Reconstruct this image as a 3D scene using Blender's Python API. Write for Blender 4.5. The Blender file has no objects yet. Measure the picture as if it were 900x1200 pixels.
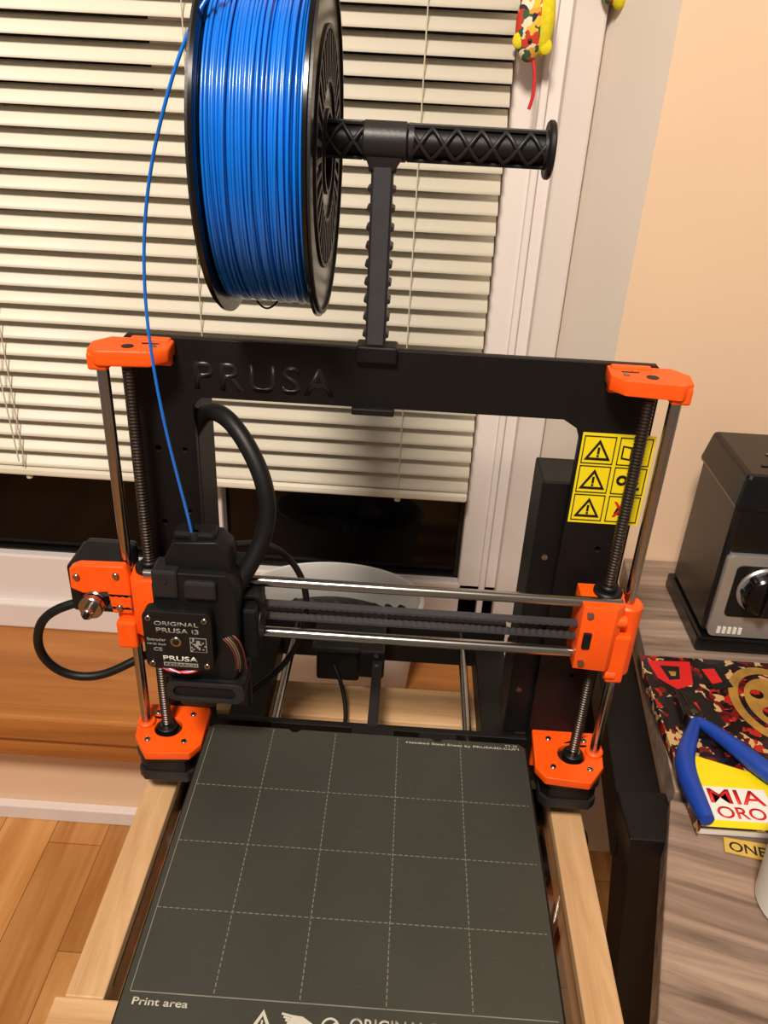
import bpy, bmesh, math, random
from mathutils import Vector, Matrix
random.seed(4)
S=0.001; OZ=437.0
sc=bpy.context.scene
try: sc.view_settings.view_transform='Standard'
except Exception: pass
COL=bpy.context.collection
def W(p): return Vector((p[0]*S,p[1]*S,(p[2]+OZ)*S))

# ------------------------------------------------------------------ materials
def newmat(name):
    m=bpy.data.materials.new(name); m.use_nodes=True
    nt=m.node_tree; return m,nt,nt.nodes['Principled BSDF']
def lin(c):
    return tuple(((v/255)/12.92 if v/255<=.04045 else ((v/255+.055)/1.055)**2.4) for v in c)+(1,)
def mat(name,rgb,rough=.5,metal=0,var=.08,scale=60,bump=0,bscale=400,spec=.5,coat=0):
    m,nt,b=newmat(name); c=lin(rgb)
    tc=nt.nodes.new('ShaderNodeTexCoord'); n=nt.nodes.new('ShaderNodeTexNoise')
    n.inputs['Scale'].default_value=scale; n.inputs['Detail'].default_value=4
    nt.links.new(tc.outputs['Object'],n.inputs['Vector'])
    r=nt.nodes.new('ShaderNodeValToRGB')
    r.color_ramp.elements[0].position=.3; r.color_ramp.elements[1].position=.7
    r.color_ramp.elements[0].color=tuple(v*(1-var) for v in c[:3])+(1,)
    r.color_ramp.elements[1].color=tuple(min(1,v*(1+var)) for v in c[:3])+(1,)
    nt.links.new(n.outputs['Fac'],r.inputs['Fac']); nt.links.new(r.outputs['Color'],b.inputs['Base Color'])
    b.inputs['Roughness'].default_value=rough; b.inputs['Metallic'].default_value=metal
    b.inputs['Specular IOR Level'].default_value=spec
    b.inputs['Coat Weight'].default_value=coat
    if bump:
        n2=nt.nodes.new('ShaderNodeTexNoise'); n2.inputs['Scale'].default_value=bscale
        nt.links.new(tc.outputs['Object'],n2.inputs['Vector'])
        bp=nt.nodes.new('ShaderNodeBump'); bp.inputs['Strength'].default_value=bump; bp.inputs['Distance'].default_value=.0005
        nt.links.new(n2.outputs['Fac'],bp.inputs['Height']); nt.links.new(bp.outputs['Normal'],b.inputs['Normal'])
    return m
def wood(name,ca,cb,axis='x',rough=.5,scale=1.0,rotz=0,planks=None,gap=(60,35,20)):
    m,nt,b=newmat(name)
    tc=nt.nodes.new('ShaderNodeTexCoord'); mp=nt.nodes.new('ShaderNodeMapping')
    s={'x':(2,26,26),'y':(26,2,26),'z':(26,26,2)}[axis]
    mp0=nt.nodes.new('ShaderNodeMapping'); mp0.inputs['Rotation'].default_value=(0,0,rotz)
    nt.links.new(tc.outputs['Object'],mp0.inputs['Vector'])
    mp.inputs['Scale'].default_value=tuple(v*scale for v in s)
    nt.links.new(mp0.outputs['Vector'],mp.inputs['Vector'])
    n=nt.nodes.new('ShaderNodeTexNoise'); n.inputs['Scale'].default_value=2.2; n.inputs['Detail'].default_value=7
    n.inputs['Roughness'].default_value=.62; n.inputs['Distortion'].default_value=.6
    nt.links.new(mp.outputs['Vector'],n.inputs['Vector'])
    r=nt.nodes.new('ShaderNodeValToRGB'); r.color_ramp.elements[0].position=.33; r.color_ramp.elements[1].position=.66
    r.color_ramp.elements[0].color=lin(ca); r.color_ramp.elements[1].color=lin(cb)
    nt.links.new(n.outputs['Fac'],r.inputs['Fac'])
    out=r.outputs['Color']
    if planks:
        bk=nt.nodes.new('ShaderNodeTexBrick'); bk.offset=.37
        mpb=nt.nodes.new('ShaderNodeMapping'); mpb.inputs['Rotation'].default_value=(0,0,math.radians(90))
        nt.links.new(mp0.outputs['Vector'],mpb.inputs['Vector'])
        bk.inputs['Scale'].default_value=1; bk.inputs['Brick Width'].default_value=planks[1]; bk.inputs['Row Height'].default_value=planks[0]
        bk.inputs['Mortar Size'].default_value=.0006; bk.inputs['Mortar Smooth'].default_value=.2; bk.inputs['Bias'].default_value=0
        bk.inputs['Color1'].default_value=(1,1,1,1); bk.inputs['Color2'].default_value=(.66,.6,.54,1); bk.inputs['Mortar'].default_value=(.3,.25,.2,1)
        nt.links.new(mpb.outputs['Vector'],bk.inputs['Vector'])
        mx=nt.nodes.new('ShaderNodeMix'); mx.data_type='RGBA'; mx.blend_type='MULTIPLY'; mx.inputs['Factor'].default_value=1
        nt.links.new(out,mx.inputs[6]); nt.links.new(bk.outputs['Color'],mx.inputs[7]); out=mx.outputs[2]
    nt.links.new(out,b.inputs['Base Color']); b.inputs['Roughness'].default_value=rough
    bp=nt.nodes.new('ShaderNodeBump'); bp.inputs['Strength'].default_value=.12; bp.inputs['Distance'].default_value=.001
    nt.links.new(n.outputs['Fac'],bp.inputs['Height']); nt.links.new(bp.outputs['Normal'],b.inputs['Normal'])
    return m
M={}
M['frame']=mat('black_powdercoat',(15,13,13),.5,0,.1,80,.35,900,spec=.28)
M['black']=mat('black_plastic',(14,14,15),.48,0,.15,60,.15,700,spec=.33)
M['blackgloss']=mat('black_glossy_plastic',(12,12,13),.2,0,.1,spec=.4)
M['blacksat']=mat('dark_grey_plastic',(31,31,33),.42,0,.1,60,.2,500,spec=.4)
M['postgrey']=mat('holder_grey_plastic',(58,58,62),.45,0,.1,60,.2,500,spec=.4)
M['emb']=mat('embossed_black',(26,24,24),.38)
M['orange']=mat('orange_petg',(252,88,8),.45,0,.05,60,.12,900)
M['steel']=mat('polished_steel',(165,160,154),.2,1,.05)
M['screw']=mat('thread_steel',(84,77,72),.38,1,.1)
M['bolt']=mat('bolt_steel',(160,156,148),.25,1,.05)
M['blue']=mat('blue_filament',(2,108,212),.28,0,.12,30,spec=.6,coat=.3)
M['bluegrip']=mat('blue_grip',(16,62,160),.4)
M['yellow']=mat('yellow_sticker',(238,216,20),.45,0,.02)
M['ink']=mat('black_ink',(14,12,10),.5)
M['red']=mat('red_print',(205,28,30),.5)
M['white']=mat('white_print',(230,228,220),.5,0,.02)
M['grey']=mat('grey_print',(150,148,142),.5,0,.02)
M['w_red']=mat('wire_red',(110,30,26),.5)
M['w_yel']=mat('wire_brown',(120,84,40),.5)
M['w_gry']=mat('wire_grey',(96,92,88),.5)
M['sheetline']=mat('sheet_line',(118,117,104),.6,0,.1)
M['scratch']=mat('sheet_scratch',(86,85,76),.5,0,.1)
M['sheettext']=mat('sheet_text',(186,183,168),.6,0,.05)
M['pvc']=mat('white_pvc',(230,222,218),.4,0,.02,10)
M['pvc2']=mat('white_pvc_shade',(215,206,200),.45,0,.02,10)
M['tubw']=mat('white_tub_plastic',(236,234,228),.4,0,.02,10)
M['blind']=mat('cream_slat',(232,226,208),.45,0,.03,8)
M['cord']=mat('cream_cord',(205,195,170),.8)
M['wall']=mat('peach_wall_paint',(234,202,170),.85,0,.02,6,.15,200)
M['reveal']=mat('reveal_plaster',(236,226,214),.85,0,.02,6,.15,200)
M['gold']=mat('gold_print',(196,150,72),.35,.4,.3,50)
M['silver']=mat('silver_plastic',(176,172,170),.35,.6,.04)
M['skin']=mat('plush_yellow',(222,206,30),.9,0,.1,200,.5,900)
M['nightglass']=mat('night_glass',(7,6,6),.08,0,.2,spec=.22)
M['pine']=wood('pine_wood',(186,144,100),(220,182,136),'y',.55)
M['pinex']=wood('pine_wood_cross',(186,144,100),(220,182,136),'x',.55)
M['pinez']=wood('pine_wood_leg',(186,144,100),(220,182,136),'z',.55)
M['oak']=wood('oak_sill',(154,92,40),(190,124,62),'x',.45,.5)
M['desk']=wood('grey_oak_laminate',(112,94,82),(176,154,136),'x',.55,.9)
M['desk2']=wood('grey_oak_laminate_rotated',(92,74,62),(166,142,124),'x',.55,1.1)
M['floor']=wood('parquet',(190,128,66),(224,168,104),'y',.35,.7,rotz=math.radians(0),planks=(.075,.42))
m,nt,b=newmat('powder_coated_sheet'); M['sheet']=m
tc=nt.nodes.new('ShaderNodeTexCoord'); n=nt.nodes.new('ShaderNodeTexNoise'); n.inputs['Scale'].default_value=14; n.inputs['Detail'].default_value=6
nt.links.new(tc.outputs['Object'],n.inputs['Vector'])
r=nt.nodes.new('ShaderNodeValToRGB'); r.color_ramp.elements[0].color=lin((54,55,50)); r.color_ramp.elements[1].color=lin((68,69,62))
nt.links.new(n.outputs['Fac'],r.inputs['Fac']); nt.links.new(r.outputs['Color'],b.inputs['Base Color'])
b.inputs['Roughness'].default_value=.42; b.inputs['Metallic'].default_value=.25
n2=nt.nodes.new('ShaderNodeTexNoise'); n2.inputs['Scale'].default_value=1500
nt.links.new(tc.outputs['Object'],n2.inputs['Vector']); bp=nt.nodes.new('ShaderNodeBump'); bp.inputs['Strength'].default_value=.4; bp.inputs['Distance'].default_value=.0003
nt.links.new(n2.outputs['Fac'],bp.inputs['Height']); nt.links.new(bp.outputs['Normal'],b.inputs['Normal'])
m=bpy.data.materials.new('clear_acrylic'); m.use_nodes=True; nt=m.node_tree; nt.nodes.clear()
o=nt.nodes.new('ShaderNodeOutputMaterial'); tr=nt.nodes.new('ShaderNodeBsdfTransparent'); gl=nt.nodes.new('ShaderNodeBsdfGlossy'); gl.inputs['Roughness'].default_value=.04
tr.inputs['Color'].default_value=(.86,.85,.82,1); fr=nt.nodes.new('ShaderNodeFresnel'); fr.inputs['IOR'].default_value=1.5; mx=nt.nodes.new('ShaderNodeMixShader')
nt.links.new(fr.outputs[0],mx.inputs[0]); nt.links.new(tr.outputs[0],mx.inputs[1]); nt.links.new(gl.outputs[0],mx.inputs[2]); nt.links.new(mx.outputs[0],o.inputs[0]); M['clear']=m
def voro(name,cols,scale,rough=.4,warp=.05):
    m,nt,b=newmat(name); tc=nt.nodes.new('ShaderNodeTexCoord'); v=nt.nodes.new('ShaderNodeTexVoronoi'); v.inputs['Scale'].default_value=scale
    nz=nt.nodes.new('ShaderNodeTexNoise'); nz.inputs['Scale'].default_value=scale*.6
    ad=nt.nodes.new('ShaderNodeMix'); ad.data_type='RGBA'; ad.inputs['Factor'].default_value=warp
    nt.links.new(tc.outputs['Object'],ad.inputs[6]); nt.links.new(tc.outputs['Object'],nz.inputs['Vector']); nt.links.new(nz.outputs['Color'],ad.inputs[7])
    nt.links.new(ad.outputs[2],v.inputs['Vector'])
    s=nt.nodes.new('ShaderNodeSeparateColor'); nt.links.new(v.outputs['Color'],s.inputs[0])
    r=nt.nodes.new('ShaderNodeValToRGB'); r.color_ramp.interpolation='CONSTANT'
    for i,c in enumerate(cols):
        e=r.color_ramp.elements[i] if i<2 else r.color_ramp.elements.new(i/len(cols))
        e.position=i/len(cols); e.color=lin(c)
    nt.links.new(s.outputs[0],r.inputs['Fac']); nt.links.new(r.outputs['Color'],b.inputs['Base Color']); b.inputs['Roughness'].default_value=rough
    return m
M['comic']=voro('comic_cover_print',[(24,12,14),(110,20,20),(16,12,14),(30,26,38),(170,36,26),(22,16,16),(196,160,110),(60,20,22)],120,.3,.03)
M['plush']=voro('plush_patch_print',[(225,190,60),(60,90,60),(200,60,40),(230,220,190),(40,40,60),(220,160,60)],130,.9,.02)

# ------------------------------------------------------------------ builders
def empty(name,loc=(0,0,0)):
    o=bpy.data.objects.new(name,None); o.empty_display_size=.05; o.location=W(loc); COL.objects.link(o); return o
def finish(name,me,mt,parent=None,bevel=0,smooth=False,segs=2):
    if len(me.vertices):
        c=sum((v.co for v in me.vertices),Vector())/len(me.vertices)
        me.transform(Matrix.Translation(-c))
    else: c=Vector()
    o=bpy.data.objects.new(name,me); COL.objects.link(o); o.location=c
    if mt is not None and len(me.materials)==0: me.materials.append(M[mt] if isinstance(mt,str) else mt)
    if smooth:
        for p in me.polygons: p.use_smooth=True
    if bevel:
        b=o.modifiers.new('bevel','BEVEL'); b.width=bevel*S; b.segments=segs; b.limit_method='ANGLE'; b.angle_limit=math.radians(35)
    if parent is not None:
        o.parent=parent; o.matrix_parent_inverse=Matrix.Translation(-parent.location)
    return o
def meshpy(name,verts,faces,mt,parent=None,bevel=0,smooth=False):
    me=bpy.data.meshes.new(name); me.from_pydata([W(v) for v in verts],[],faces); me.update()
    bm=bmesh.new(); bm.from_mesh(me); bmesh.ops.recalc_face_normals(bm,faces=bm.faces); bm.to_mesh(me); bm.free()
    return finish(name,me,mt,parent,bevel,smooth)
def box(name,x0,x1,y0,y1,z0,z1,mt,parent=None,bevel=.6):
    v=[(x,y,z) for x in(x0,x1) for y in(y0,y1) for z in(z0,z1)]
    return meshpy(name,v,[(0,1,3,2),(4,6,7,5),(0,4,5,1),(2,3,7,6),(0,2,6,4),(1,5,7,3)],mt,parent,bevel)
def hexa(name,pts,mt,parent=None,bevel=.6):
    return meshpy(name,pts,[(0,1,2,3),(4,7,6,5),(0,4,5,1),(1,5,6,2),(2,6,7,3),(3,7,4,0)],mt,parent,bevel)
def revolve(name,prof,c,axis,mt,parent=None,n=48,smooth=True,closed=False):
    ax=Vector(axis).normalized(); t=Vector((0,0,1)) if abs(ax.z)<.9 else Vector((1,0,0))
    e1=ax.cross(t).normalized(); e2=ax.cross(e1)
    v=[];f=[]
    for a,r in prof:
        for i in range(n):
            th=2*math.pi*i/n; v.append(Vector(c)+ax*a+e1*(r*math.cos(th))+e2*(r*math.sin(th)))
    k=len(prof)
    for j in range(k-1 if not closed else k):
        for i in range(n):
            j2=(j+1)%k
            f.append((j*n+i,j*n+(i+1)%n,j2*n+(i+1)%n,j2*n+i))
    if not closed:
        f.append(tuple(range(n))); f.append(tuple((k-1)*n+i for i in range(n)))
    o=meshpy(name,v,f,mt,parent,0,False)
    if smooth:
        for p in o.data.polygons: p.use_smooth=len(p.vertices)==4
        try: o.data.set_sharp_from_angle(angle=math.radians(40))
        except Exception: pass
    return o
def cyl(name,p0,p1,r,mt,parent=None,n=32,r2=None,ch=0):
    d=Vector(p1)-Vector(p0); L=d.length; r2=r if r2 is None else r2
    prof=[(0,r),(L,r2)] if not ch else [(0,r-ch),(ch,r),(L-ch,r2),(L,r2-ch)]
    return revolve(name,prof,p0,d,mt,parent,n)
def tube(name,pts,r,mt,parent=None,res=8,kind='NURBS',bres=4,cyclic=False,radii=None):
    cu=bpy.data.curves.new(name,'CURVE'); cu.dimensions='3D'; sp=cu.splines.new(kind)
    sp.points.add(len(pts)-1)
    for i,p in enumerate(pts):
        w=W(p); sp.points[i].co=(w.x,w.y,w.z,1)
        if radii: sp.points[i].radius=radii[i]
    if kind=='NURBS': sp.order_u=4 if len(pts)>3 else 3; sp.use_endpoint_u=True; sp.resolution_u=res
    sp.use_cyclic_u=cyclic; cu.bevel_depth=r*S; cu.bevel_resolution=bres; cu.use_fill_caps=True
    t=bpy.data.objects.new('tmp',cu); COL.objects.link(t)
    dg=bpy.context.evaluated_depsgraph_get(); me=bpy.data.meshes.new_from_object(t.evaluated_get(dg)); me.name=name
    bpy.data.objects.remove(t); me.materials.clear()
    return finish(name,me,mt,parent,0,True)
def prism(name,outer,holes,axis,a0,a1,mt,parent=None,bevel=0):
    cu=bpy.data.curves.new(name,'CURVE'); cu.dimensions='2D'; cu.fill_mode='BOTH'
    for lp in [outer]+list(holes):
        sp=cu.splines.new('POLY'); sp.points.add(len(lp)-1); sp.use_cyclic_u=True
        for i,p in enumerate(lp): sp.points[i].co=(p[0]*S,p[1]*S,0,1)
    cu.extrude=abs(a1-a0)/2*S
    t=bpy.data.objects.new('tmp',cu); COL.objects.link(t)
    dg=bpy.context.evaluated_depsgraph_get(); me=bpy.data.meshes.new_from_object(t.evaluated_get(dg)); me.name=name
    bpy.data.objects.remove(t); me.materials.clear()
    mid=(a0+a1)/2*S
    for v in me.vertices:
        x,y,z=v.co
        if axis=='y': v.co=(x,mid+z,y+OZ*S)
        elif axis=='z': v.co=(x,y,mid+z+OZ*S)
        else: v.co=(mid+z,x,y+OZ*S)
    bm=bmesh.new(); bm.from_mesh(me); bmesh.ops.remove_doubles(bm,verts=bm.verts,dist=1e-6); bmesh.ops.recalc_face_normals(bm,faces=bm.faces); bm.to_mesh(me); bm.free()
    return finish(name,me,mt,parent,bevel)
def circ(x,y,r,n=28,ry=None): return [(x+r*math.cos(2*math.pi*i/n),y+(ry or r)*math.sin(2*math.pi*i/n)) for i in range(n)]
def rrect(x0,x1,y0,y1,r,n=5):
    o=[]
    for cx,cy,a in((x1-r,y0+r,-90),(x1-r,y1-r,0),(x0+r,y1-r,90),(x0+r,y0+r,180)):
        for i in range(n+1):
            t=math.radians(a+90*i/n); o.append((cx+r*math.cos(t),cy+r*math.sin(t)))
    return o
def text(name,s,x,y,z,w,h,face,mt,parent=None,rot=0,ext=.15,sp=1.0):
    cu=bpy.data.curves.new(name,'FONT'); cu.body=s; cu.size=1; cu.extrude=0.0; cu.offset=.012; cu.space_character=sp
    t=bpy.data.objects.new('tmp',cu); COL.objects.link(t)
    dg=bpy.context.evaluated_depsgraph_get(); me=bpy.data.meshes.new_from_object(t.evaluated_get(dg)); me.name=name
    bpy.data.objects.remove(t); me.materials.clear()
    xs=[v.co.x for v in me.vertices]; ys=[v.co.y for v in me.vertices]
    ax,bx,ay,by=min(xs),max(xs),min(ys),max(ys)
    if w is None: w=h*(bx-ax)/(by-ay)
    cr,sr=math.cos(rot),math.sin(rot)
    for v in me.vertices:
        u=(v.co.x-ax)/(bx-ax)*w; q=(v.co.y-ay)/(by-ay)*h
        u,q=u*cr-q*sr,u*sr+q*cr
        v.co=W((x+u,y,z+q)) if face=='front' else W((x+u,y+q,z))
    bm=bmesh.new(); bm.from_mesh(me)
    g=bmesh.ops.extrude_face_region(bm,geom=bm.faces[:])
    d=Vector((0,-ext*S,0)) if face=='front' else Vector((0,0,ext*S))
    bmesh.ops.translate(bm,verts=[e for e in g['geom'] if isinstance(e,bmesh.types.BMVert)],vec=d)
    bmesh.ops.recalc_face_normals(bm,faces=bm.faces); bm.to_mesh(me); bm.free()
    return finish(name,me,mt,parent)
def sphere(name,c,rx,ry,rz,mt,parent=None,seg=32):
    me=bpy.data.meshes.new(name); bm=bmesh.new(); bmesh.ops.create_uvsphere(bm,u_segments=seg,v_segments=seg//2,radius=1)
    for v in bm.verts: v.co=W((c[0]+v.co.x*rx,c[1]+v.co.y*ry,c[2]+v.co.z*rz))
    bm.to_mesh(me); bm.free(); return finish(name,me,mt,parent,0,True)

# ------------------------------------------------------------------ room
FL=-437
box('floor',-1600,1600,-1800,290,FL-20,FL,'floor',None,0)
YW=290
box('wall_back_lower',-1600,221,YW,YW+200,FL,-215,'wall',None,0)
box('wall_back_right',221,1600,YW,YW+200,FL,1500,'wall',None,0)
box('wall_back_upper',-1600,221,YW,YW+200,1150,1500,'wall',None,0)
meshpy('wall_reveal_right',[(221,YW,-215),(221,YW,1150),(180,430,1150),(180,430,-215),(222,470,-215),(222,470,1150)],[(0,1,2,3),(3,2,5,4),(0,4,5,1)],'reveal')
box('baseboard_back',-1600,221,YW-14,YW,FL,FL+26,'pvc',None,2)
sill=empty('windowsill')
box('sill_board',-1600,221,229,430,-232,-192,'oak',sill,4)
box('sill_apron',-1600,221,238,YW+2,-268,-232,'oak',sill,2)
win=empty('window_1')
box('frame_bottom',-1600,180,418,470,-192,-76,'pvc',win,3)
box('frame_bottom_step',-1600,180,405,420,-192,-150,'pvc',win,3)
box('frame_right',100,182,418,470,-192,1150,'pvc',win,3)
box('frame_right_ridge',128,136,409,420,-192,1150,'pvc',win,2)
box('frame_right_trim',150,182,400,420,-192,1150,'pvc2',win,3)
box('frame_mullion',-268,-220,415,470,-90,1150,'pvc',win,4)
box('frame_top',-1600,182,418,470,1080,1150,'pvc',win,3)
box('pane_right',-220,100,440,448,-76,1080,'nightglass',win,0)
box('pane_left',-1600,-268,440,448,-76,1080,'nightglass',win,0)
box('gasket_right',94,100,432,441,-76,1080,'ink',win,0)
box('gasket_bottom',-1600,100,432,441,-78,-73,'ink',win,0)
# blinds
bl=empty('venetian_blinds')
verts=[];faces=[]
BX0,BX1,BY=-1300,97,398
def slat(z,th=math.radians(47),w=25):
    pr=[]
    for i in range(7):
        u=(i/6-.5)*w; h=1.6*(1-(2*u/w)**2)
        y=BY+u*math.cos(th)-h*math.sin(th); zz=z+u*math.sin(th)+h*math.cos(th)
        pr.append((y,zz))
    b=len(verts)
    jit=random.uniform(-.6,.6)
    for x in(BX0,BX1):
        for y,zz in pr: verts.append((x,y,zz+jit*.4+(jit if x>0 else -jit)*.3))
    for i in range(6): faces.append((b+i,b+i+1,b+7+i+1,b+7+i))
z=88
while z<1080: slat(z); z+=20.6
sl=meshpy('slats',verts,faces,'blind',bl,0,True)
so=sl.modifiers.new('t','SOLIDIFY'); so.thickness=.0004
box('bottom_rail',BX0,BX1,BY-12,BY+12,66,77,'blind',bl,3)
box('head_rail',BX0,BX1,BY-14,BY+14,1080,1120,'blind',bl,2)
for i,x in enumerate((-1160,-930,-695,-460,-225,10)):
    for k,yy in enumerate((-11,11)): cyl('ladder_%d_%d'%(i,k),(x,BY+yy,70),(x,BY+yy,1082),.7,'cord',bl,6)
    cyl('cord_plug_%d'%i,(x,BY-4,60),(x,BY-4,66),4,'cord',bl,16)
tube('pull_cord',[(-470,370,900),(-476,372,500),(-466,374,250),(-462,378,90)],.9,'cord',bl)

# ------------------------------------------------------------------ stand
st=empty('wooden_printer_stand')
for nm,x0,x1 in(('rail_left',-187,-161),('rail_right',156,182)):
    box(nm,x0,x1,-213,112,-34,0,'pine',st,1.2)
    box(nm+'_lower',x0,x1,-213,112,-400,-370,'pine',st,1.2)
box('rail_back',-161,156,62,110,-34,0,'pinex',st,1.2)
box('rail_front',-193,188,-262,-213,-34,0,'pinex',st,1.2)
box('rail_front_lower',-161,156,-245,-215,-400,-370,'pinex',st,1.2)
for i,(x0,x1,y0,y1) in enumerate(((-187,-157,-245,-215),(152,182,-245,-215),(-187,-157,82,112),(152,182,82,112))):
    box('leg_%d'%i,x0,x1,y0,y1,FL,-34,'pinez',st,1.2)
box('clear_panel',-161,156,-213,62,-12,-8,'clear',st,0)
for s in(-1,1):
    cyl('side_tube_%d'%(s+1),(s*150-2,-200,-60),(s*150-2,60,-60),3,'white',st,12)

# ------------------------------------------------------------------ printer
P=empty('desktop_3d_printer')
ow=180
outer=[(-ow,.5),(ow,.5),(ow,376),(ow-5,381),(-ow+5,381),(-ow,376)]
hole=[(-133,48),(133,48),(133,326),(130,334),(120,340),(-127,340),(-133,334)]
holes=[hole]+[circ(s*160,zz,2.2,12) for s in(-1,1) for zz in(300,240,120)]+[circ(-141,zz,1.6,10) for zz in(300,250,210,170)]
prism('frame_plate',outer,holes,'y',0,6.5,'frame',P,.4)
text('frame_lettering','PRUSA',-131,-.0,346,95,20,'front','emb',P,ext=.35,sp=1.15)
box('warning_sticker',134.5,184.5,-.5,.05,262,332,'yellow',P,0)
for r_ in range(3):
    z0=264+r_*22.5
    for (a,b2) in ((136,158),(160.5,183)):
        for q in ((a,b2,z0,z0+.7),(a,b2,z0+20.3,z0+21),(a,a+.7,z0,z0+21),(b2-.7,b2,z0,z0+21)):
            box('sticker_line',q[0],q[1],-.8,-.45,q[2],q[3],'ink',P,0)
    cx=147
    prism('sticker_triangle',[(cx-9,z0+3),(cx+9,z0+3),(cx,z0+18.5)],[[(cx-6.3,z0+4.7),(cx+6.3,z0+4.7),(cx,z0+15.3)]],'y',-.9,-.45,'ink',P)
    box('sticker_bang',cx-.8,cx+.8,-.9,-.45,z0+7.6,z0+12.5,'ink',P,0)
    box('sticker_bang_dot',cx-.8,cx+.8,-.9,-.45,z0+5.4,z0+6.8,'ink',P,0)
zr=264+45
for k in range(2):
    prism('sticker_book',[(163+k*8,zr+5),(170+k*8,zr+4),(170+k*8,zr+14),(163+k*8,zr+15)],[[(164+k*8,zr+6),(169+k*8,zr+5.2),(169+k*8,zr+13),(164+k*8,zr+14)]],'y',-.9,-.45,'ink',P)
zr=264+22.5
prism('sticker_gear',circ(167,zr+11,4,12),[circ(167,zr+11,2,12)],'y',-.9,-.45,'ink',P)
box('sticker_bed',171,180,-.9,-.45,zr+4,zr+6,'ink',P,0)
prism('sticker_flame',[(172,zr+9),(179,zr+9),(176,zr+16)],[],'y',-.9,-.45,'ink',P)
zr=264
for sgn in(1,-1):
    prism('sticker_cross',[(165,zr+10.5-sgn*6),(167,zr+10.5-sgn*6),(175,zr+10.5+sgn*6),(173,zr+10.5+sgn*6)],[],'y',-1,-.5,'red',P)
prism('sticker_hand',[(166,zr+7),(172,zr+5),(176,zr+9),(174,zr+14),(168,zr+13)],[],'y',-.9,-.45,'ink',P)

YR=-23
def thread(name,x,z0,z1):
    prof=[];z=0;L=z1-z0
    while z<L: prof+=[(z,3.3),(z+.6,4.1),(z+1.3,4.1),(z+1.9,3.3)]; z+=2.4
    revolve(name,prof,(x,YR,z0),(0,0,1),'screw',P,20)
for s,side in((-1,'left'),(1,'right')):
    cyl('z_rod_'+side,(s*183.7,YR,20),(s*183.7,YR,376),4,'steel',P,24)
    thread('lead_screw_'+side,s*167,48,370)
    X=lambda v:s*v
    o_=[(X(142),0),(X(141),-20),(X(149),-29),(X(184),-33),(X(191),-28),(X(193),-12),(X(184),0)]
    prism('z_top_'+side,o_,[circ(X(158),-10,2.4,12)],'z',370,380,'orange',P,1.8)
    box('z_top_clamp_'+side,*sorted((X(178),X(191))),-31,-14,366,378,'orange',P,2)
    box('z_top_lug_'+side,*sorted((X(144),X(170))),-6,-.2,363,381.5,'orange',P,1.2)
    box('z_top_slot_'+side,*sorted((X(149),X(160))),-13,-11.4,379.6,380.3,'black',P,0)
    cyl('z_top_bolt_%s'%side,(X(151),-18,379.5),(X(151),-18,381),2.0,'bolt',P,16)
    cyl('z_top_recess_%s'%side,(X(167),-20,379.6),(X(167),-20,380.3),4,'black',P,20)
    o_=[(X(136),0),(X(134),-42),(X(141),-53),(X(176),-56),(X(189),-38),(X(192),-14),(X(188),0)]
    prism('z_bottom_'+side,o_,[circ(X(165),-26,11,32)],'z',53,60.5,'orange',P,1.2)
    box('z_bottom_web_'+side,*sorted((X(138),X(188))),-6,-.3,24,56,'orange',P,1)
    cyl('z_bottom_rodboss_'+side,(X(183.7),YR,54),(X(183.7),YR,64),7.2,'orange',P,28,ch=.8)
    cyl('coupler_'+side,(X(167),YR,44),(X(167),YR,60),8.2,'black',P,28,ch=.8)
    cyl('coupler_cap_'+side,(X(167),YR,60),(X(167),YR,62),5.6,'steel',P,24)
    for i,(dx,dy) in enumerate(((-15.5,-15.5),(15.5,-15.5),(-15.5,15.5),(15.5,15.5))):
        cyl('z_bottom_screw_%s_%d'%(side,i),(X(163+dx*.95),-26+dy,60),(X(163+dx*.95),-26+dy,62),2.4,'bolt',P,16,ch=.5)
        cyl('z_bottom_screwhex_%s_%d'%(side,i),(X(163+dx*.95),-26+dy,61.9),(X(163+dx*.95),-26+dy,62.2),1.1,'ink',P,6)
    prism('z_motor_'+side,[(X(p[0]),p[1]) for p in [(141,-42),(146,-47),(182,-47),(187,-42),(187,-9),(182,-4),(146,-4),(141,-9)]],[],'z',44,53,'blacksat',P,.8)
    prism('z_motor_body_'+side,[(X(p[0]),p[1]) for p in [(142,-40),(148,-46),(180,-46),(186,-40),(186,-11),(180,-5),(148,-5),(142,-11)]],[],'z',31,44,'black',P,.5)
    prism('z_motor_base_'+side,[(X(p[0]),p[1]) for p in [(141,-42),(146,-47),(182,-47),(187,-42),(187,-9),(182,-4),(146,-4),(141,-9)]],[],'z',21,31,'blacksat',P,.8)
for nm,z in(('upper',215.4),('lower',170.4)): cyl('x_rod_'+nm,(-168,-33,z),(176,-33,z),4,'steel',P,24)
for nm,z in(('upper',197),('lower',184)):
    v=[];f=[];n_=150
    for i in range(n_+1):
        x=-205+(375)*i/n_
        tz=z+(.9 if i%2 else 0)*(1 if nm=='lower' else -1)
        v+=[(x,-36,z),(x,-29,z),(x,-29,tz+(1.4 if nm=='lower' else -1.4)),(x,-36,tz+(1.4 if nm=='lower' else -1.4))]
    for i in range(n_):
        a=i*4
        for k in range(4): f.append((a+k,a+(k+1)%4,a+4+(k+1)%4,a+4+k))
    meshpy('x_belt_'+nm,v,f,'postgrey',P)
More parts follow.
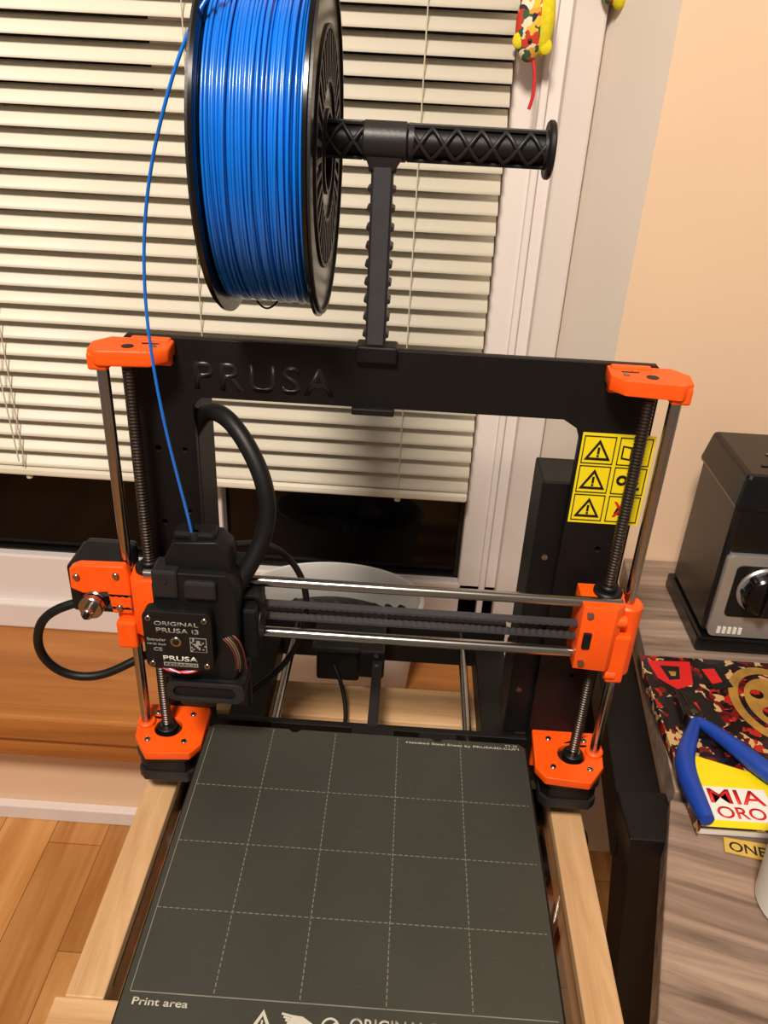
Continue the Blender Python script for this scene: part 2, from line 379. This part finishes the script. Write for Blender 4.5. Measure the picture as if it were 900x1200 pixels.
# x end right
prism('x_end_right_block',[(147,-43),(170,-45),(177,-38),(179,-18),(172,-13),(147,-13)],[circ(167,YR,6.5,20)],'z',163,218,'orange',P,1.5)
box('x_end_right_slot',150,156,-45.3,-42,182,196,'black',P,1)
cyl('x_end_right_bearing',(183.7,YR,149),(183.7,YR,211),10.5,'orange',P,36,ch=1.5)
box('x_end_right_clamp',173,186,-41,-30,149,192,'orange',P,2)
cyl('x_end_right_nut',(167,YR,217),(167,YR,221),10.5,'black',P,32,ch=1)
cyl('x_end_right_nut_cap',(167,YR,221),(167,YR,225),6.2,'black',P,24,ch=1)
for i,z in enumerate((212,169)):
    cyl('x_end_right_screw_%d'%i,(152,-45.6,z),(152,-43,z),2.4,'bolt',P,16)
for i,z in enumerate((204,156)):
    cyl('x_end_right_rodcap_%d'%i,(172,-38,z),(180,-38,z),4.5,'orange',P,20,ch=.6)
# x end left
prism('x_end_left_block',[(-148,-38),(-170,-40),(-178,-36),(-180,-18),(-172,-12),(-148,-12)],[circ(-167,YR,6.5,20)],'z',163,213,'orange',P,1.5)
cyl('x_end_left_bearing',(-183.7,YR,149),(-183.7,YR,204),10.5,'orange',P,36,ch=1.5)
prism('x_end_left_plate',[(-223,200),(-222,217),(-216,220),(-182,221),(-179,216),(-179,180),(-194,180),(-196,198),(-214,196)],[],'y',-36,-28,'orange',P,1.4)
box('x_end_left_lower',-192,-177,-39,-20,150,174,'orange',P,2)
box('x_motor',-229,-188,-26,12,172,213,'black',P,3)
box('x_motor_cap',-228,-189,12,18,173,212,'blacksat',P,3)
cyl('x_pulley',(-206,-54,190),(-206,-26,190),4.2,'steel',P,24,ch=.6)
cyl('x_pulley_flange',(-206,-46,190),(-206,-40,190),9,'steel',P,32,ch=.8)
cyl('x_pulley_flange_rear',(-206,-38,190),(-206,-34,190),9,'steel',P,32,ch=.8)
cyl('x_pulley_end',(-206,-56,190),(-206,-53.5,190),2.2,'black',P,16)
for i,(x,z) in enumerate(((-217,211),(-188,214),(-188,186))):
    cyl('x_end_left_screw_%d'%i,(x,-38,z),(x,-35,z),2.4,'bolt',P,16,ch=.4)
cyl('x_end_left_nut',(-167,YR,212),(-167,YR,217),10.5,'black',P,32,ch=1)
cyl('x_end_left_nut_cap',(-167,YR,217),(-167,YR,221),6.2,'black',P,24,ch=1)

# extruder
E=P
box('x_carriage',-150,-94,-52,-14,160,228,'black',E,3)
prism('extruder_body',[(-150,152),(-97,152),(-93,164),(-93,226),(-99,242),(-143,242),(-151,232)],[],'y',-70,-44,'black',E,1.5)
prism('extruder_top',[(-142,240),(-142,250),(-136,262),(-106,264),(-99,257),(-97,240)],[],'y',-64,-42,'black',E,1.5)
box('extruder_idler',-150,-132,-72,-52,222,244,'blacksat',E,2)
cyl('extruder_idler_pivot',(-141,-73,237),(-141,-71,237),2,'blacksat',E,16)
box('extruder_latch',-128,-106,-74,-66,224,238,'blacksat',E,2)
box('extruder_cap',-136,-108,-60,-46,262,268,'black',E,2)
cyl('filament_inlet',(-122,-58,240),(-122,-58,268),3.2,'blacksat',E,20)
prism('extruder_motor_cover',rrect(-156,-109,169,217,5),[],'y',-80,-70,'black',E,1.2)
prism('extruder_motor',rrect(-154,-111,171,215,6),[],'y',-72,-50,'black',E,1)
for i,(x,z) in enumerate(((-151.5,212),(-113.5,212),(-151.5,173.5),(-113.5,173.5))):
    cyl('motor_screw_%d'%i,(x,-81.5,z),(x,-79.5,z),2.2,'bolt',E,16,ch=.4)
    cyl('motor_screw_hex_%d'%i,(x,-81.7,z),(x,-81.3,z),1.1,'ink',E,6)
cyl('motor_shaft_ring',(-134,-81,193),(-134,-79.8,193),4.0,'bolt',E,24,ch=.3)
cyl('motor_shaft_hole',(-134,-81.3,193),(-134,-80.8,193),2.4,'ink',E,20)
text('motor_label_a','ORIGINAL',-148,-80,206,30,3.4,'front','grey',E)
text('motor_label_b','PRUSA i3',-147,-80,200,29,4.0,'front','grey',E)
text('motor_label_c','Extruder',-154,-80,192.5,13,2.4,'front','grey',E)
text('motor_label_d','MK3S Black',-154,-80,189,13,1.7,'front','grey',E)
text('motor_label_e','CE',-150,-80,184,6,3,'front','grey',E)
text('motor_label_f','PRUSA',-144,-80,176,24,4.2,'front','white',E)
box('motor_label_strip',-144,-120,-80.2,-79.9,171.4,174.6,'grey',E,0)
text('motor_label_g','RESEARCH',-143,-80.2,171.9,22,2.2,'front','ink',E)
box('motor_label_code',-124.5,-113,-80.2,-79.9,185,197,'grey',E,0)
for i in range(8):
    for j in range(8):
        if random.random()<.5: box('code_px',-124+i*1.32,-124+i*1.32+1.25,-80.45,-80.1,185.6+j*1.38,185.6+j*1.38+1.3,'ink',E,0)
box('hotend_fan',-93,-82,-60,-24,166,208,'black',E,2)
cyl('hotend_fan_hub',(-82.5,-43,188),(-81,-43,188),14,'blacksat',E,28)
prism('blower_housing',rrect(-146,-90,136,153,7),[],'y',-74,-50,'black',E,1.5)
prism('blower_rim',rrect(-146,-90,136,153,7),[rrect(-141,-96,139,150,5)],'y',-76,-73,'blacksat',E,.8)
hexa('print_duct',[(-140,-62,118),(-116,-62,118),(-116,-46,118),(-140,-46,118),(-142,-70,138),(-104,-70,138),(-104,-46,138),(-142,-46,138)],'black',E,2)
cyl('hotend_sink',(-124,-36,118),(-124,-36,152),11,'bolt',E,28)
box('heater_block',-140,-122,-48,-30,108,119,'bolt',E,1)
revolve('nozzle',[(0,.5),(2,2.4),(6,3.2),(12,3.2)],(-132,-38,97),(0,0,1),'gold',E,20)
cyl('probe',(-98,-30,96),(-98,-30,140),4,'blacksat',E,20)
prism('cable_clip',circ(-88,205,9,20),[circ(-88,205,6,20)],'y',-50,-38,'black',E,.5)
for i,c in enumerate((('w_red',0),('w_gry',2),('w_yel',4),('ink',6),('ink',8),('w_red',9))):
    k=c[1]
    tube('wire_%d'%i,[(-104+k*.8,-70,190+k*.4),(-96+k*.6,-74,186+k*.7),(-92+k*.4,-73,172+k*1.2),(-98+k,-68,158+k*.5)],.6,c[0],E,bres=2)
for i,c in enumerate(('red','bluegrip','white','red')):
    tube('motor_wire_%d'%i,[(-150+i*2,-76,172),(-146+i*3,-82,166-i*.6),(-130+i*2,-82,165),(-120+i,-74,168)],.7,c,E,bres=2)
def sleeve(name,pts,r): return tube(name,pts,r,'black',P,res=14)
sleeve('cable_harness',[(-140,14,306),(-131,14,324),(-118,6,330),(-102,-8,324),(-86,-20,304),(-77,-28,280),(-79,-32,252),(-90,-42,232),(-104,-50,208)],6.3)
sleeve('heater_cable',[(-108,0,224),(-92,10,222),(-76,12,216),(-60,10,196),(-54,8,170),(-60,8,130),(-76,8,100),(-100,0,82)],2.6)
sleeve('x_motor_cable',[(-226,-20,176),(-250,-24,170),(-264,-22,146),(-264,-20,118),(-248,-16,98),(-222,-12,96),(-200,-8,108),(-180,2,116),(-160,14,120)],3.6)
# bed
box('heatbed',-132,128,-275,-27,60,64.5,'frame',P,1)
box('heatbed_tab',40,72,-30,-18,60,66,'frame',P,1.5)
box('heatbed_cable_cover',-15,20,-30,-16,62,68,'black',P,2)
prism('steel_sheet',[(-129,-271),(125,-271),(125,-34),(121,-30),(60,-30),(57,-33),(53,-33),(50,-30),(-55,-30),(-58,-33),(-62,-33),(-65,-30),(-125,-30),(-129,-34)],[],'z',69.2,71,'sheet',P,.3)
box('magnet_layer',-129,125,-271,-32,64.5,69.2,'ink',P,0)
def dash(x0,y0,x1,y1,v,f,w=.3,seg=2.6,gap=1.3):
    L=math.hypot(x1-x0,y1-y0); ux,uy=(x1-x0)/L,(y1-y0)/L; t=0
    while t<L:
        e=min(t+seg,L); b=len(v)
        for (a,s_) in((t,-w),(t,w),(e,w),(e,-w)): v.append((x0+ux*a-uy*s_,y0+uy*a+ux*s_,71.08))
        f.append((b,b+1,b+2,b+3)); t+=seg+gap
v=[];f=[]
xs=[-126.9+i*50 for i in range(6)]; xs[0]=-125; xs[-1]=122
YF=-247
for x in xs[1:5]: dash(x,-32,x,YF,v,f)
for y in(-92.4,-142.4,-193.4): dash(xs[0],y,xs[-1],y,v,f)
dash(xs[0],YF,xs[-1],YF,v,f,.35,60,0); dash(xs[0],-34,xs[0],YF,v,f,.25,60,0)
meshpy('sheet_grid',v,f,'sheetline',P)
v=[];f=[]
for i in range(60):
    x=random.uniform(-120,118); y=random.uniform(-240,-40); a=random.uniform(0,3.14); l=random.uniform(1,5)
    dash(x,y,x+l*math.cos(a),y+l*math.sin(a),v,f,.09,10,0)
meshpy('sheet_scratches',v,f,'scratch',P)
text('sheet_text_top','Heatbed Steel Sheet by PRUSA3D.COM',30,-37.5,71.02,90,3.0,'up','sheettext',P,ext=.06)
text('sheet_text_date','TT-25',109,-33.6,71.02,10,2,'up','sheettext',P,ext=.06)
text('sheet_text_area','Print area',-122,-254.5,71.02,32,4.4,'up','sheettext',P,ext=.06)
text('sheet_text_front','ORIGINAL PRUSA i3 MK3',3,-261,71.02,104,8.0,'up','sheettext',P,ext=.06)
prism('sheet_warning_icon',[(-53,-264),(-40,-264),(-46.5,-252)],[[(-50,-262.4),(-43,-262.4),(-46.5,-255.4)]],'z',71,71.1,'sheettext',P)
box('sheet_warning_bang',-47,-46,-261.4,-258,71,71.1,'sheettext',P,0)
for k in range(4):
    yy=-253.5-k*1.7; vv=[]; ff=[]; dash(-36+k*1.2,yy,-28,yy-1.6,vv,ff,.65,20,0); meshpy('sheet_hand_finger',vv,ff,'sheettext',P)
prism('sheet_hand_icon',[(-30,-254),(-24,-254.5),(-18,-258),(-20,-262),(-27,-261.5),(-31,-259)],[],'z',71,71.1,'sheettext',P)
prism('sheet_ring_icon',circ(-8,-259,5.2,24),[circ(-8,-259,4,24)],'z',71,71.1,'sheettext',P)
vv=[]; ff=[]; dash(-12,-262,-4,-256,vv,ff,.6,20,0); meshpy('sheet_ring_bar',vv,ff,'sheettext',P)
# y axis
for s in(-1,1):
    cyl('y_rod_%d'%(s+1),(s*84,-205,38),(s*84,165,38),4,'steel',P,20)
    box('y_extrusion_%d'%(s+1),*sorted((s*98,s*128)),-205,165,.5,30,'frame',P,1)
    for y in(-150,-70): box('bearing_%d'%(s+1),s*84-9,s*84+9,y-14,y+14,30,48,'black',P,2)
box('y_carriage',-100,100,-210,-70,50,56,'frame',P,1)
box('y_plate_rear',-128,128,150,157,.5,56,'frame',P,.5)
box('y_plate_front',-128,128,-212,-205,.5,50,'frame',P,.5)
box('y_motor',-58,-16,98,142,14,56,'black',P,3)
box('y_motor_holder',-62,-10,92,150,52,58,'black',P,3)
box('y_motor_bracket',-16,8,86,150,30,62,'black',P,2)
cyl('y_pulley',(-14,100,44),(8,100,44),7,'steel',P,24,ch=.6)
for i,x in enumerate((-12,0)): cyl('y_bracket_screw_%d'%i,(x,85,58),(x,87,58),2.2,'bolt',P,14)
box('y_belt_upper',-3,6,-195,102,50,51.6,'blacksat',P,0)
box('y_belt_lower',-3,6,-195,102,36,37.6,'blacksat',P,0)
tube('y_motor_cable',[(-40,96,34),(-32,84,26),(-26,66,14),(-24,50,6),(-26,30,4)],2,'black',P)
box('power_supply',114,163,8,50,48,289,'frame',P,1.5)
box('power_supply_cap',113,164,7.5,51,48,118,'black',P,2)
for i,(x,z) in enumerate(((124,226),(121,96))): cyl('psu_screw_%d'%i,(x,6.6,z),(x,9,z),2.4,'bolt',P,16)
box('control_box',-178,-134,10,60,70,330,'black',P,3)

# spool holder (part of printer)
H=P
box('holder_clip_top',-22,5,-5,11,373,384.5,'black',H,1.5)
box('holder_clip_bottom',-24,5,-5,11,336,341,'black',H,1)
box('holder_clip_back',-20,2,7,12,338,382,'black',H,1)
z=384
L_=[];R_=[]
while z<494:
    L_+= [(-16.3,z),(-16.3,z+6),(-18.2,z+7),(-18.2,z+9),(-16.3,z+10)]
    R_+= [(-3.3,z),(-3.3,z+6),(-1.4,z+7),(-1.4,z+9),(-3.3,z+10)]
    z+=11
prism('holder_post',L_+R_[::-1],[],'y',-5,8,'blacksat',H,.4)
prism('holder_post_rib',[(-15,386),(-4.5,386),(-4.5,494),(-15,494)],[],'y',-6.5,-4.5,'postgrey',H,.5)
AZ=506
cyl('holder_hub',(-22,0,AZ),(4,0,AZ),11,'blacksat',H,32,ch=1)
hexa('holder_hub_neck',[(-17,-6,490),(-3,-6,490),(-3,8,490),(-17,8,490),(-21,-8,500),(3,-8,500),(3,8,500),(-21,8,500)],'blacksat',H,1)
cyl('axle_core',(-104,0,AZ),(86,0,AZ),8.2,'black',H,24)
for sg in(1,-1):
  for k in range(3):
    for (a,b_) in((-104,-22),(4,84)):
        pts=[];n_=60
        for i in range(n_+1):
            x=a+(b_-a)*i/n_; th=sg*(x-a)/42*2*math.pi+k*2*math.pi/3
            pts.append((x,9.2*math.cos(th),AZ+9.2*math.sin(th)))
        tube('axle_rib',pts,1.3,'blacksat',H,kind='POLY',bres=1)
for zz in(-9.3,9.3): box('axle_flange',4,84,-4.5,4,AZ+zz-1,AZ+zz+1,'blacksat',H,.3); box('axle_flange',-104,-22,-4,4,AZ+zz-1,AZ+zz+1,'blacksat',H,.3)
for x in(6,84): cyl('axle_ring',(x-1.5,0,AZ),(x+1.5,0,AZ),10.6,'blacksat',H,28)
cyl('axle_end',(84,0,AZ),(88,0,AZ),16,'black',H,40,ch=1)
tube('filament_strand',[(-58,20,585),(-62,-8,588),(-74,-38,588),(-90,-58,578),(-104,-68,556),(-117,-70,524),(-130,-66,488),(-138,-63,446),(-139.5,-62,400),(-135,-61,345),(-128,-60,300),(-122.5,-58,262),(-122,-58,245)],.95,'blue',P,res=16)
# ------------------------------------------------------------------ spool
SP=empty('filament_spool')
SC=498.5; SR=94
XL=-101
def flange(name,x0,x1,rimout):
    prof=[(0,20),(0,SR-2),(.5,SR),(x1-x0-.5,SR),(x1-x0,SR-2),(x1-x0,20)]
    revolve(name,prof,(x0,0,SC),(1,0,0),'blackgloss',SP,96,closed=True)
    w=1.4
    xx=x1 if rimout>0 else x0
    for rr in(SR-3,64,38,22):
        revolve(name+'_ring',[(0,rr-1.2),(rimout*w,rr-1.2),(rimout*w,rr+1.2),(0,rr+1.2)],(xx,0,SC),(1,0,0),'blacksat',SP,72,closed=True)
    for i in range(36):
        th=i*math.pi/18; c,s=math.cos(th),math.sin(th)
        a,b_=38,62
        p=[(xx,a*c-1.2*s,SC+a*s+1.2*c),(xx,a*c+1.2*s,SC+a*s-1.2*c),(xx,b_*c+1.6*s,SC+b_*s-1.6*c),(xx,b_*c-1.6*s,SC+b_*s+1.6*c)]
        q=[(xx+rimout*w,y,z) for _,y,z in p]
        hexa(name+'_rib',p+q,'postgrey' if i%2 else 'blacksat',SP,0)
flange('flange_right',-46,-43,1)
flange('flange_left',XL,XL+3,-1)
revolve('spool_core',[(0,20),(0,50),(53,50),(53,20)],(XL+2.5,0,SC),(1,0,0),'black',SP,64,closed=True)
revolve('filament_mass',[(0,50),(0,81.5),(50,81.5),(50,50)],(XL+4,0,SC),(1,0,0),'blue',SP,96,closed=True)
def helix(name,x0,x1,R,turns,seed,jx,jr):
    rd=random.Random(seed); pts=[]; n_=56
    N=int(turns*n_)
    offs=[(rd.uniform(-jx,jx),rd.uniform(-jr,jr)) for _ in range(int(turns)+3)]
    for i in range(N+1):
        t=i/n_; k=int(t); fr_=t-k; fr_=fr_*fr_*(3-2*fr_)
        ox=offs[k][0]*(1-fr_)+offs[k+1][0]*fr_; orr=offs[k][1]*(1-fr_)+offs[k+1][1]*fr_
        th=2*math.pi*t
        x=min(max(x0+(x1-x0)*t/turns+ox,min(x0,x1)),max(x0,x1)); rr=R+orr
        pts.append((x,-rr*math.sin(th),SC+rr*math.cos(th)))
    tube(name,pts,.88,'blue',SP,kind='POLY',bres=2)
helix('filament_layer_a',XL+4.2,-47.2,82.2,30,1,.15,.2)
helix('filament_layer_b',-47.5,XL+4.2,83.8,30,2,.9,.3)
helix('filament_layer_c',XL+5,-49,85.3,19,3,2.8,.4)
helix('filament_layer_d',-50,XL+7,86.3,9,5,4.5,.5)
tube('loose_loop',[(-85,-18,417),(-80,-26,410),(-74,-26,408),(-70,-16,415)],.6,'black',SP)

# ------------------------------------------------------------------ desk group
D=empty('desk')
DT=60
hexa('desk_top',[(241,-58,DT-28),(700,-58,DT-28),(700,288,DT-28),(274,288,DT-28),(241,-58,DT),(700,-58,DT),(700,288,DT),(274,288,DT)],'desk',D,1)
hexa('side_rail',[(203,-62,-14),(241,-62,-14),(273,286,-14),(236,286,-14),(203,-62,28),(241,-62,28),(273,286,28),(236,286,28)],'frame',D,1.5)
hexa('leg_front_left',[(262,-98,FL),(312,-98,FL),(312,-50,FL),(262,-50,FL),(199,-98,50),(238,-98,50),(238,-50,50),(199,-50,50)],'frame',D,1.5)
box('leg_back_left',240,270,240,280,FL,28,'frame',D,1.5)
box('leg_back_right',660,700,240,280,FL,32,'frame',D,1.5)
box('leg_front_right',660,700,-50,-10,FL,32,'frame',D,1.5)
D2=empty('desk.001')
a=-math.radians(17); ca,sa=math.cos(a),math.sin(a)
def r2(u,v,z): return (236+u*ca-v*sa,-64+u*sa+v*ca,z)
p=[(0,-330,-15),(420,-330,-15),(420,0,-15),(0,0,-15),(0,-330,14),(420,-330,14),(420,0,14),(0,0,14)]
me=bpy.data.meshes.new('desk_top'); me.from_pydata([Vector((q[0]-210,q[1]+165,q[2]))*S for q in p],[],[(0,3,2,1),(4,5,6,7),(0,1,5,4),(1,2,6,5),(2,3,7,6),(3,0,4,7)]); me.materials.append(M['desk2'])
o=bpy.data.objects.new('desk_top',me); COL.objects.link(o); o.location=W(r2(210,-165,DT-15)); o.rotation_euler=(0,0,a)
bv=o.modifiers.new('b','BEVEL'); bv.width=.0015; bv.segments=2
o.parent=D2; o.matrix_parent_inverse=Matrix.Translation(-D2.location)
for i,(u,v_) in enumerate(((60,-320),(400,-320),(400,-30),(90,-40))):
    p=r2(u,v_,0); box('leg_%d'%i,p[0]-15,p[0]+15,p[1]-15,p[1]+15,FL,DT-29,'frame',D2,1)

# comic
CB=empty('comic_book')
box('pages',248,398,-97,96,60,68.5,'white',CB,.3)
box('cover',246,400,-99,98,68.5,70,'comic',CB,.3)
box('cover_spine',245.4,246.6,-99,98,60,70,'comic',CB,.3)
prism('cover_yellow_band',[(247,-98.5),(399,-98.5),(399,-30),(300,-42),(262,-28),(247,-34)],[],'z',70,70.25,'yellow',CB)
prism('cover_white_label',[(258,-92),(306,-92),(306,-60),(258,-60)],[],'z',70.25,70.4,'white',CB)
text('cover_title','MIA',261,-76,70.4,42,14,'up','red',CB,ext=.15)
text('cover_subtitle','ORO',263,-90,70.4,36,11,'up','red',CB,ext=.15)
prism('cover_gold_emblem',circ(352,40,38,36,50),[],'z',70,70.3,'gold',CB)
prism('cover_gold_ring',circ(352,40,30,36,40),[circ(352,40,25,36,34)],'z',70.3,70.6,'comic',CB)
for i,(x,y,r_) in enumerate(((340,52,6),(362,48,7),(345,28,8))): prism('cover_emblem_mark',circ(x,y,r_,16),[],'z',70.3,70.6,'comic',CB)
for i,(pp,mt_) in enumerate((([(252,90),(292,92),(286,60),(270,52),(256,66)],'red'),([(262,84),(280,84),(276,66),(266,64)],'ink'),([(256,40),(290,50),(300,10),(276,-6),(252,8)],'ink'),([(262,34),(282,36),(284,16),(268,10)],'red'),([(296,88),(316,90),(322,60),(304,54)],'ink'),([(300,82),(312,84),(314,66),(304,62)],'red'),([(268,76),(275,76),(273,70),(269,70)],'gold'))):
    prism('cover_figure_%d'%i,pp,[],'z',70,70.2+i*.06,mt_,CB)
BC=empty('printed_bookmark')
hexa('card',[(262,-112,60.2),(330,-126,60.2),(333,-108,60.2),(265,-99.5,60.2),(262,-112,61.2),(330,-126,61.2),(333,-108,61.2),(265,-99.5,61.2)],mat('card_yellow',(204,170,80),.5),BC,0)
text('card_text','ONE PIECE',266,-111,61.2,60,8.5,'up','ink',BC,rot=-.17,ext=.1)
CU=empty('wire_cutters')
tube('handle_left',[(270,4,78),(262,-14,78),(250,-34,78),(245,-58,78),(247,-82,78),(249,-100,78)],7.2,'bluegrip',CU,radii=[.6,.8,1.1,1.1,1,.75])
tube('handle_right',[(272,4,78),(284,-8,78),(300,-34,78),(316,-56,78),(334,-74,78),(350,-84,78)],7.2,'bluegrip',CU,radii=[.6,.8,1.1,1.1,1,.75])
cyl('pivot',(270,10,70.5),(270,10,82),7.5,'screw',CU,24,ch=1)
cyl('pivot_rivet',(270,10,82),(270,10,83),3,'bolt',CU,20)
hexa('jaw_left',[(261,8,72),(270,8,72),(266,42,72),(263,42,72),(261,8,81),(270,8,81),(266,42,78),(263,42,78)],'screw',CU,.6)
hexa('jaw_right',[(270,8,72),(279,8,72),(270,42,72),(267,42,72),(270,8,81),(279,8,81),(270,42,78),(267,42,78)],'screw',CU,.6)
# money box
MB=empty('toy_safe_money_box')
box('base_plinth',307,428,122,236,60.2,78,'blackgloss',MB,3)
box('body',311,424,128,232,78,222,'blackgloss',MB,5)
hexa('lid',[(308,124,214),(427,124,214),(427,235,214),(308,235,214),(314,130,247),(421,130,247),(421,230,247),(314,230,247)],'blackgloss',MB,4)
prism('front_panel',rrect(314,421,80,170,6),[],'y',122,129,'silver',MB,2)
prism('front_panel_recess',rrect(324,411,104,160,5),[],'y',121,123,'black',MB,1)
cyl('dial_ring',(352,121.5,136),(352,117,136),24,'silver',MB,40,ch=1.5)
cyl('dial',(352,118,136),(352,106,136),20,'blackgloss',MB,40,ch=2)
for i in range(8):
    t=i*math.pi/4; cyl('dial_grip',(352+18*math.cos(t),118,136+18*math.sin(t)),(352+18*math.cos(t),107,136+18*math.sin(t)),4,'blackgloss',MB,12)
box('dial_bar',349,355,102,108,118,154,'blackgloss',MB,1.5)
for i in range(6): box('keypad_slot',372+i*5,375+i*5,120.8,122.4,84,94,'ink',MB,0)
for i in range(5): box('vent',322+i*5,325+i*5,120.8,122.4,84,91,'white',MB,0)
box('coin_slot',345,375,175,178,246.5,248,'bolt',MB,0)
box('note_slot',332,350,150,152.5,246.5,248,'blacksat',MB,0)
# mug
MG=empty('white_mug')
revolve('mug_body',[(0,28),(2,31),(60,34),(62,34),(62,31),(6,28)],(302,-152,59.5),(0,0,1),'white',MG,40,closed=False)
tube('mug_handle',[(334,-152,108),(350,-152,106),(354,-152,90),(346,-152,76),(332,-152,74)],3.5,'white',MG)
# tub behind printer
T=empty('white_plastic_tub')
pr=[(0,92),(4,98),(142,111),(147,114),(150,112),(149,109),(142,106),(10,92)]
tb=revolve('tub_shell',pr,(-62,325,-192),(0,0,1),'tubw',T,64)
for vtx in tb.data.vertices: vtx.co.y*=.66
sphere('tub_contents',(-62,325,-96),98,62,26,'black',T)
for i in range(9):
    x=-140+i*17; tube('tub_cable_%d'%i,[(x,296,-76),(x+20,300,-62),(x+44,330,-64),(x+26,350,-74)],4,'blacksat' if i%2 else 'black',T)
cyl('knurled_cap',(-30,310,-76),(-30,310,-58),20,'postgrey',T,24)
for i in range(20):
    t=i*math.pi/10; cyl('knurl',(-30+20*math.cos(t),310+20*math.sin(t),-76),(-30+20*math.cos(t),310+20*math.sin(t),-59),1.6,'blacksat',T,8)

# plush toys hanging on window frame
def toy(name,x,z,s=1):
    T_=empty(name)
    y=385
    sphere('body',(x-3*s,y,z),15*s,11*s,32*s,'plush',T_)
    sphere('belly',(x+9*s,y-1,z+4*s),9*s,10*s,30*s,'skin',T_)
    sphere('ear_left',(x-14*s,y-5,z-14*s),6*s,2.5*s,7*s,'skin',T_)
    sphere('ear_right',(x+12*s,y-6,z-18*s),6*s,2.5*s,7*s,'skin',T_)
    sphere('eye',(x-4*s,y-10.5*s,z-14*s),2*s,1.5*s,2*s,'ink',T_)
    tube('tail',[(x+2,y,z-28*s),(x+6,y-3,z-42*s),(x+8,y-4,z-58*s),(x+3,y-4,z-72*s)],1.7*s,'red',T_)
    tube('hanging_string',[(x,y,z+30*s),(x+1,y+6,z+120),(x,y+18,z+240)],.6,'cord',T_)
    return T_
toy('plush_mouse_toy',112,583)
t2=empty('plush_mouse_toy.001')
sphere('body',(180,390,634),13,11,32,'plush',t2); sphere('belly',(188,389,624),10,10,26,'skin',t2)
tube('hanging_string',[(180,390,664),(180,394,760),(176,398,860)],.6,'cord',t2)
cbx=empty('power_cable')
tube('cable',[(190,60,-400),(200,0,-300),(205,20,-150),(206,0,-90),(222,60,-120),(230,120,-200),(240,200,-400)],3,'black',cbx)

# ------------------------------------------------------------------ lights / world
def area(name,loc,tgt,size,power,col):
    l=bpy.data.lights.new(name,'AREA'); l.shape='DISK'; l.size=size; l.energy=power; l.color=col
    o=bpy.data.objects.new(name,l); o.location=W(loc); COL.objects.link(o)
    o.rotation_euler=(W(tgt)-W(loc)).to_track_quat('-Z','Y').to_euler(); return o
area('ceiling_lamp',(-250,-1100,1750),(0,100,200),.35,50,(1,.87,.74))
w=bpy.data.worlds.new('w'); sc.world=w; w.use_nodes=True
w.node_tree.nodes['Background'].inputs[0].default_value=(1,.87,.76,1); w.node_tree.nodes['Background'].inputs[1].default_value=.23

# ------------------------------------------------------------------ camera
yaw,pit,rol=-0.0196,0.5057,0.0535
f_=Vector((math.sin(yaw)*math.cos(pit),math.cos(yaw)*math.cos(pit),-math.sin(pit)))
r0=Vector((math.cos(yaw),-math.sin(yaw),0)); u0=r0.cross(f_)
rr=math.cos(rol)*r0+math.sin(rol)*u0; uu=-math.sin(rol)*r0+math.cos(rol)*u0
cd=bpy.data.cameras.new('camera'); cam=bpy.data.objects.new('camera',cd); COL.objects.link(cam)
mw=Matrix((( rr.x,uu.x,-f_.x,0),(rr.y,uu.y,-f_.y,0),(rr.z,uu.z,-f_.z,0),(0,0,0,1)))
cam.matrix_world=Matrix.Translation(W((11.8922,-519.3576,547.6351)))@mw
cd.sensor_fit='VERTICAL'; cd.sensor_height=24; cd.sensor_width=18; cd.lens=957.02*24/1200; cd.clip_start=.01
sc.camera=cam
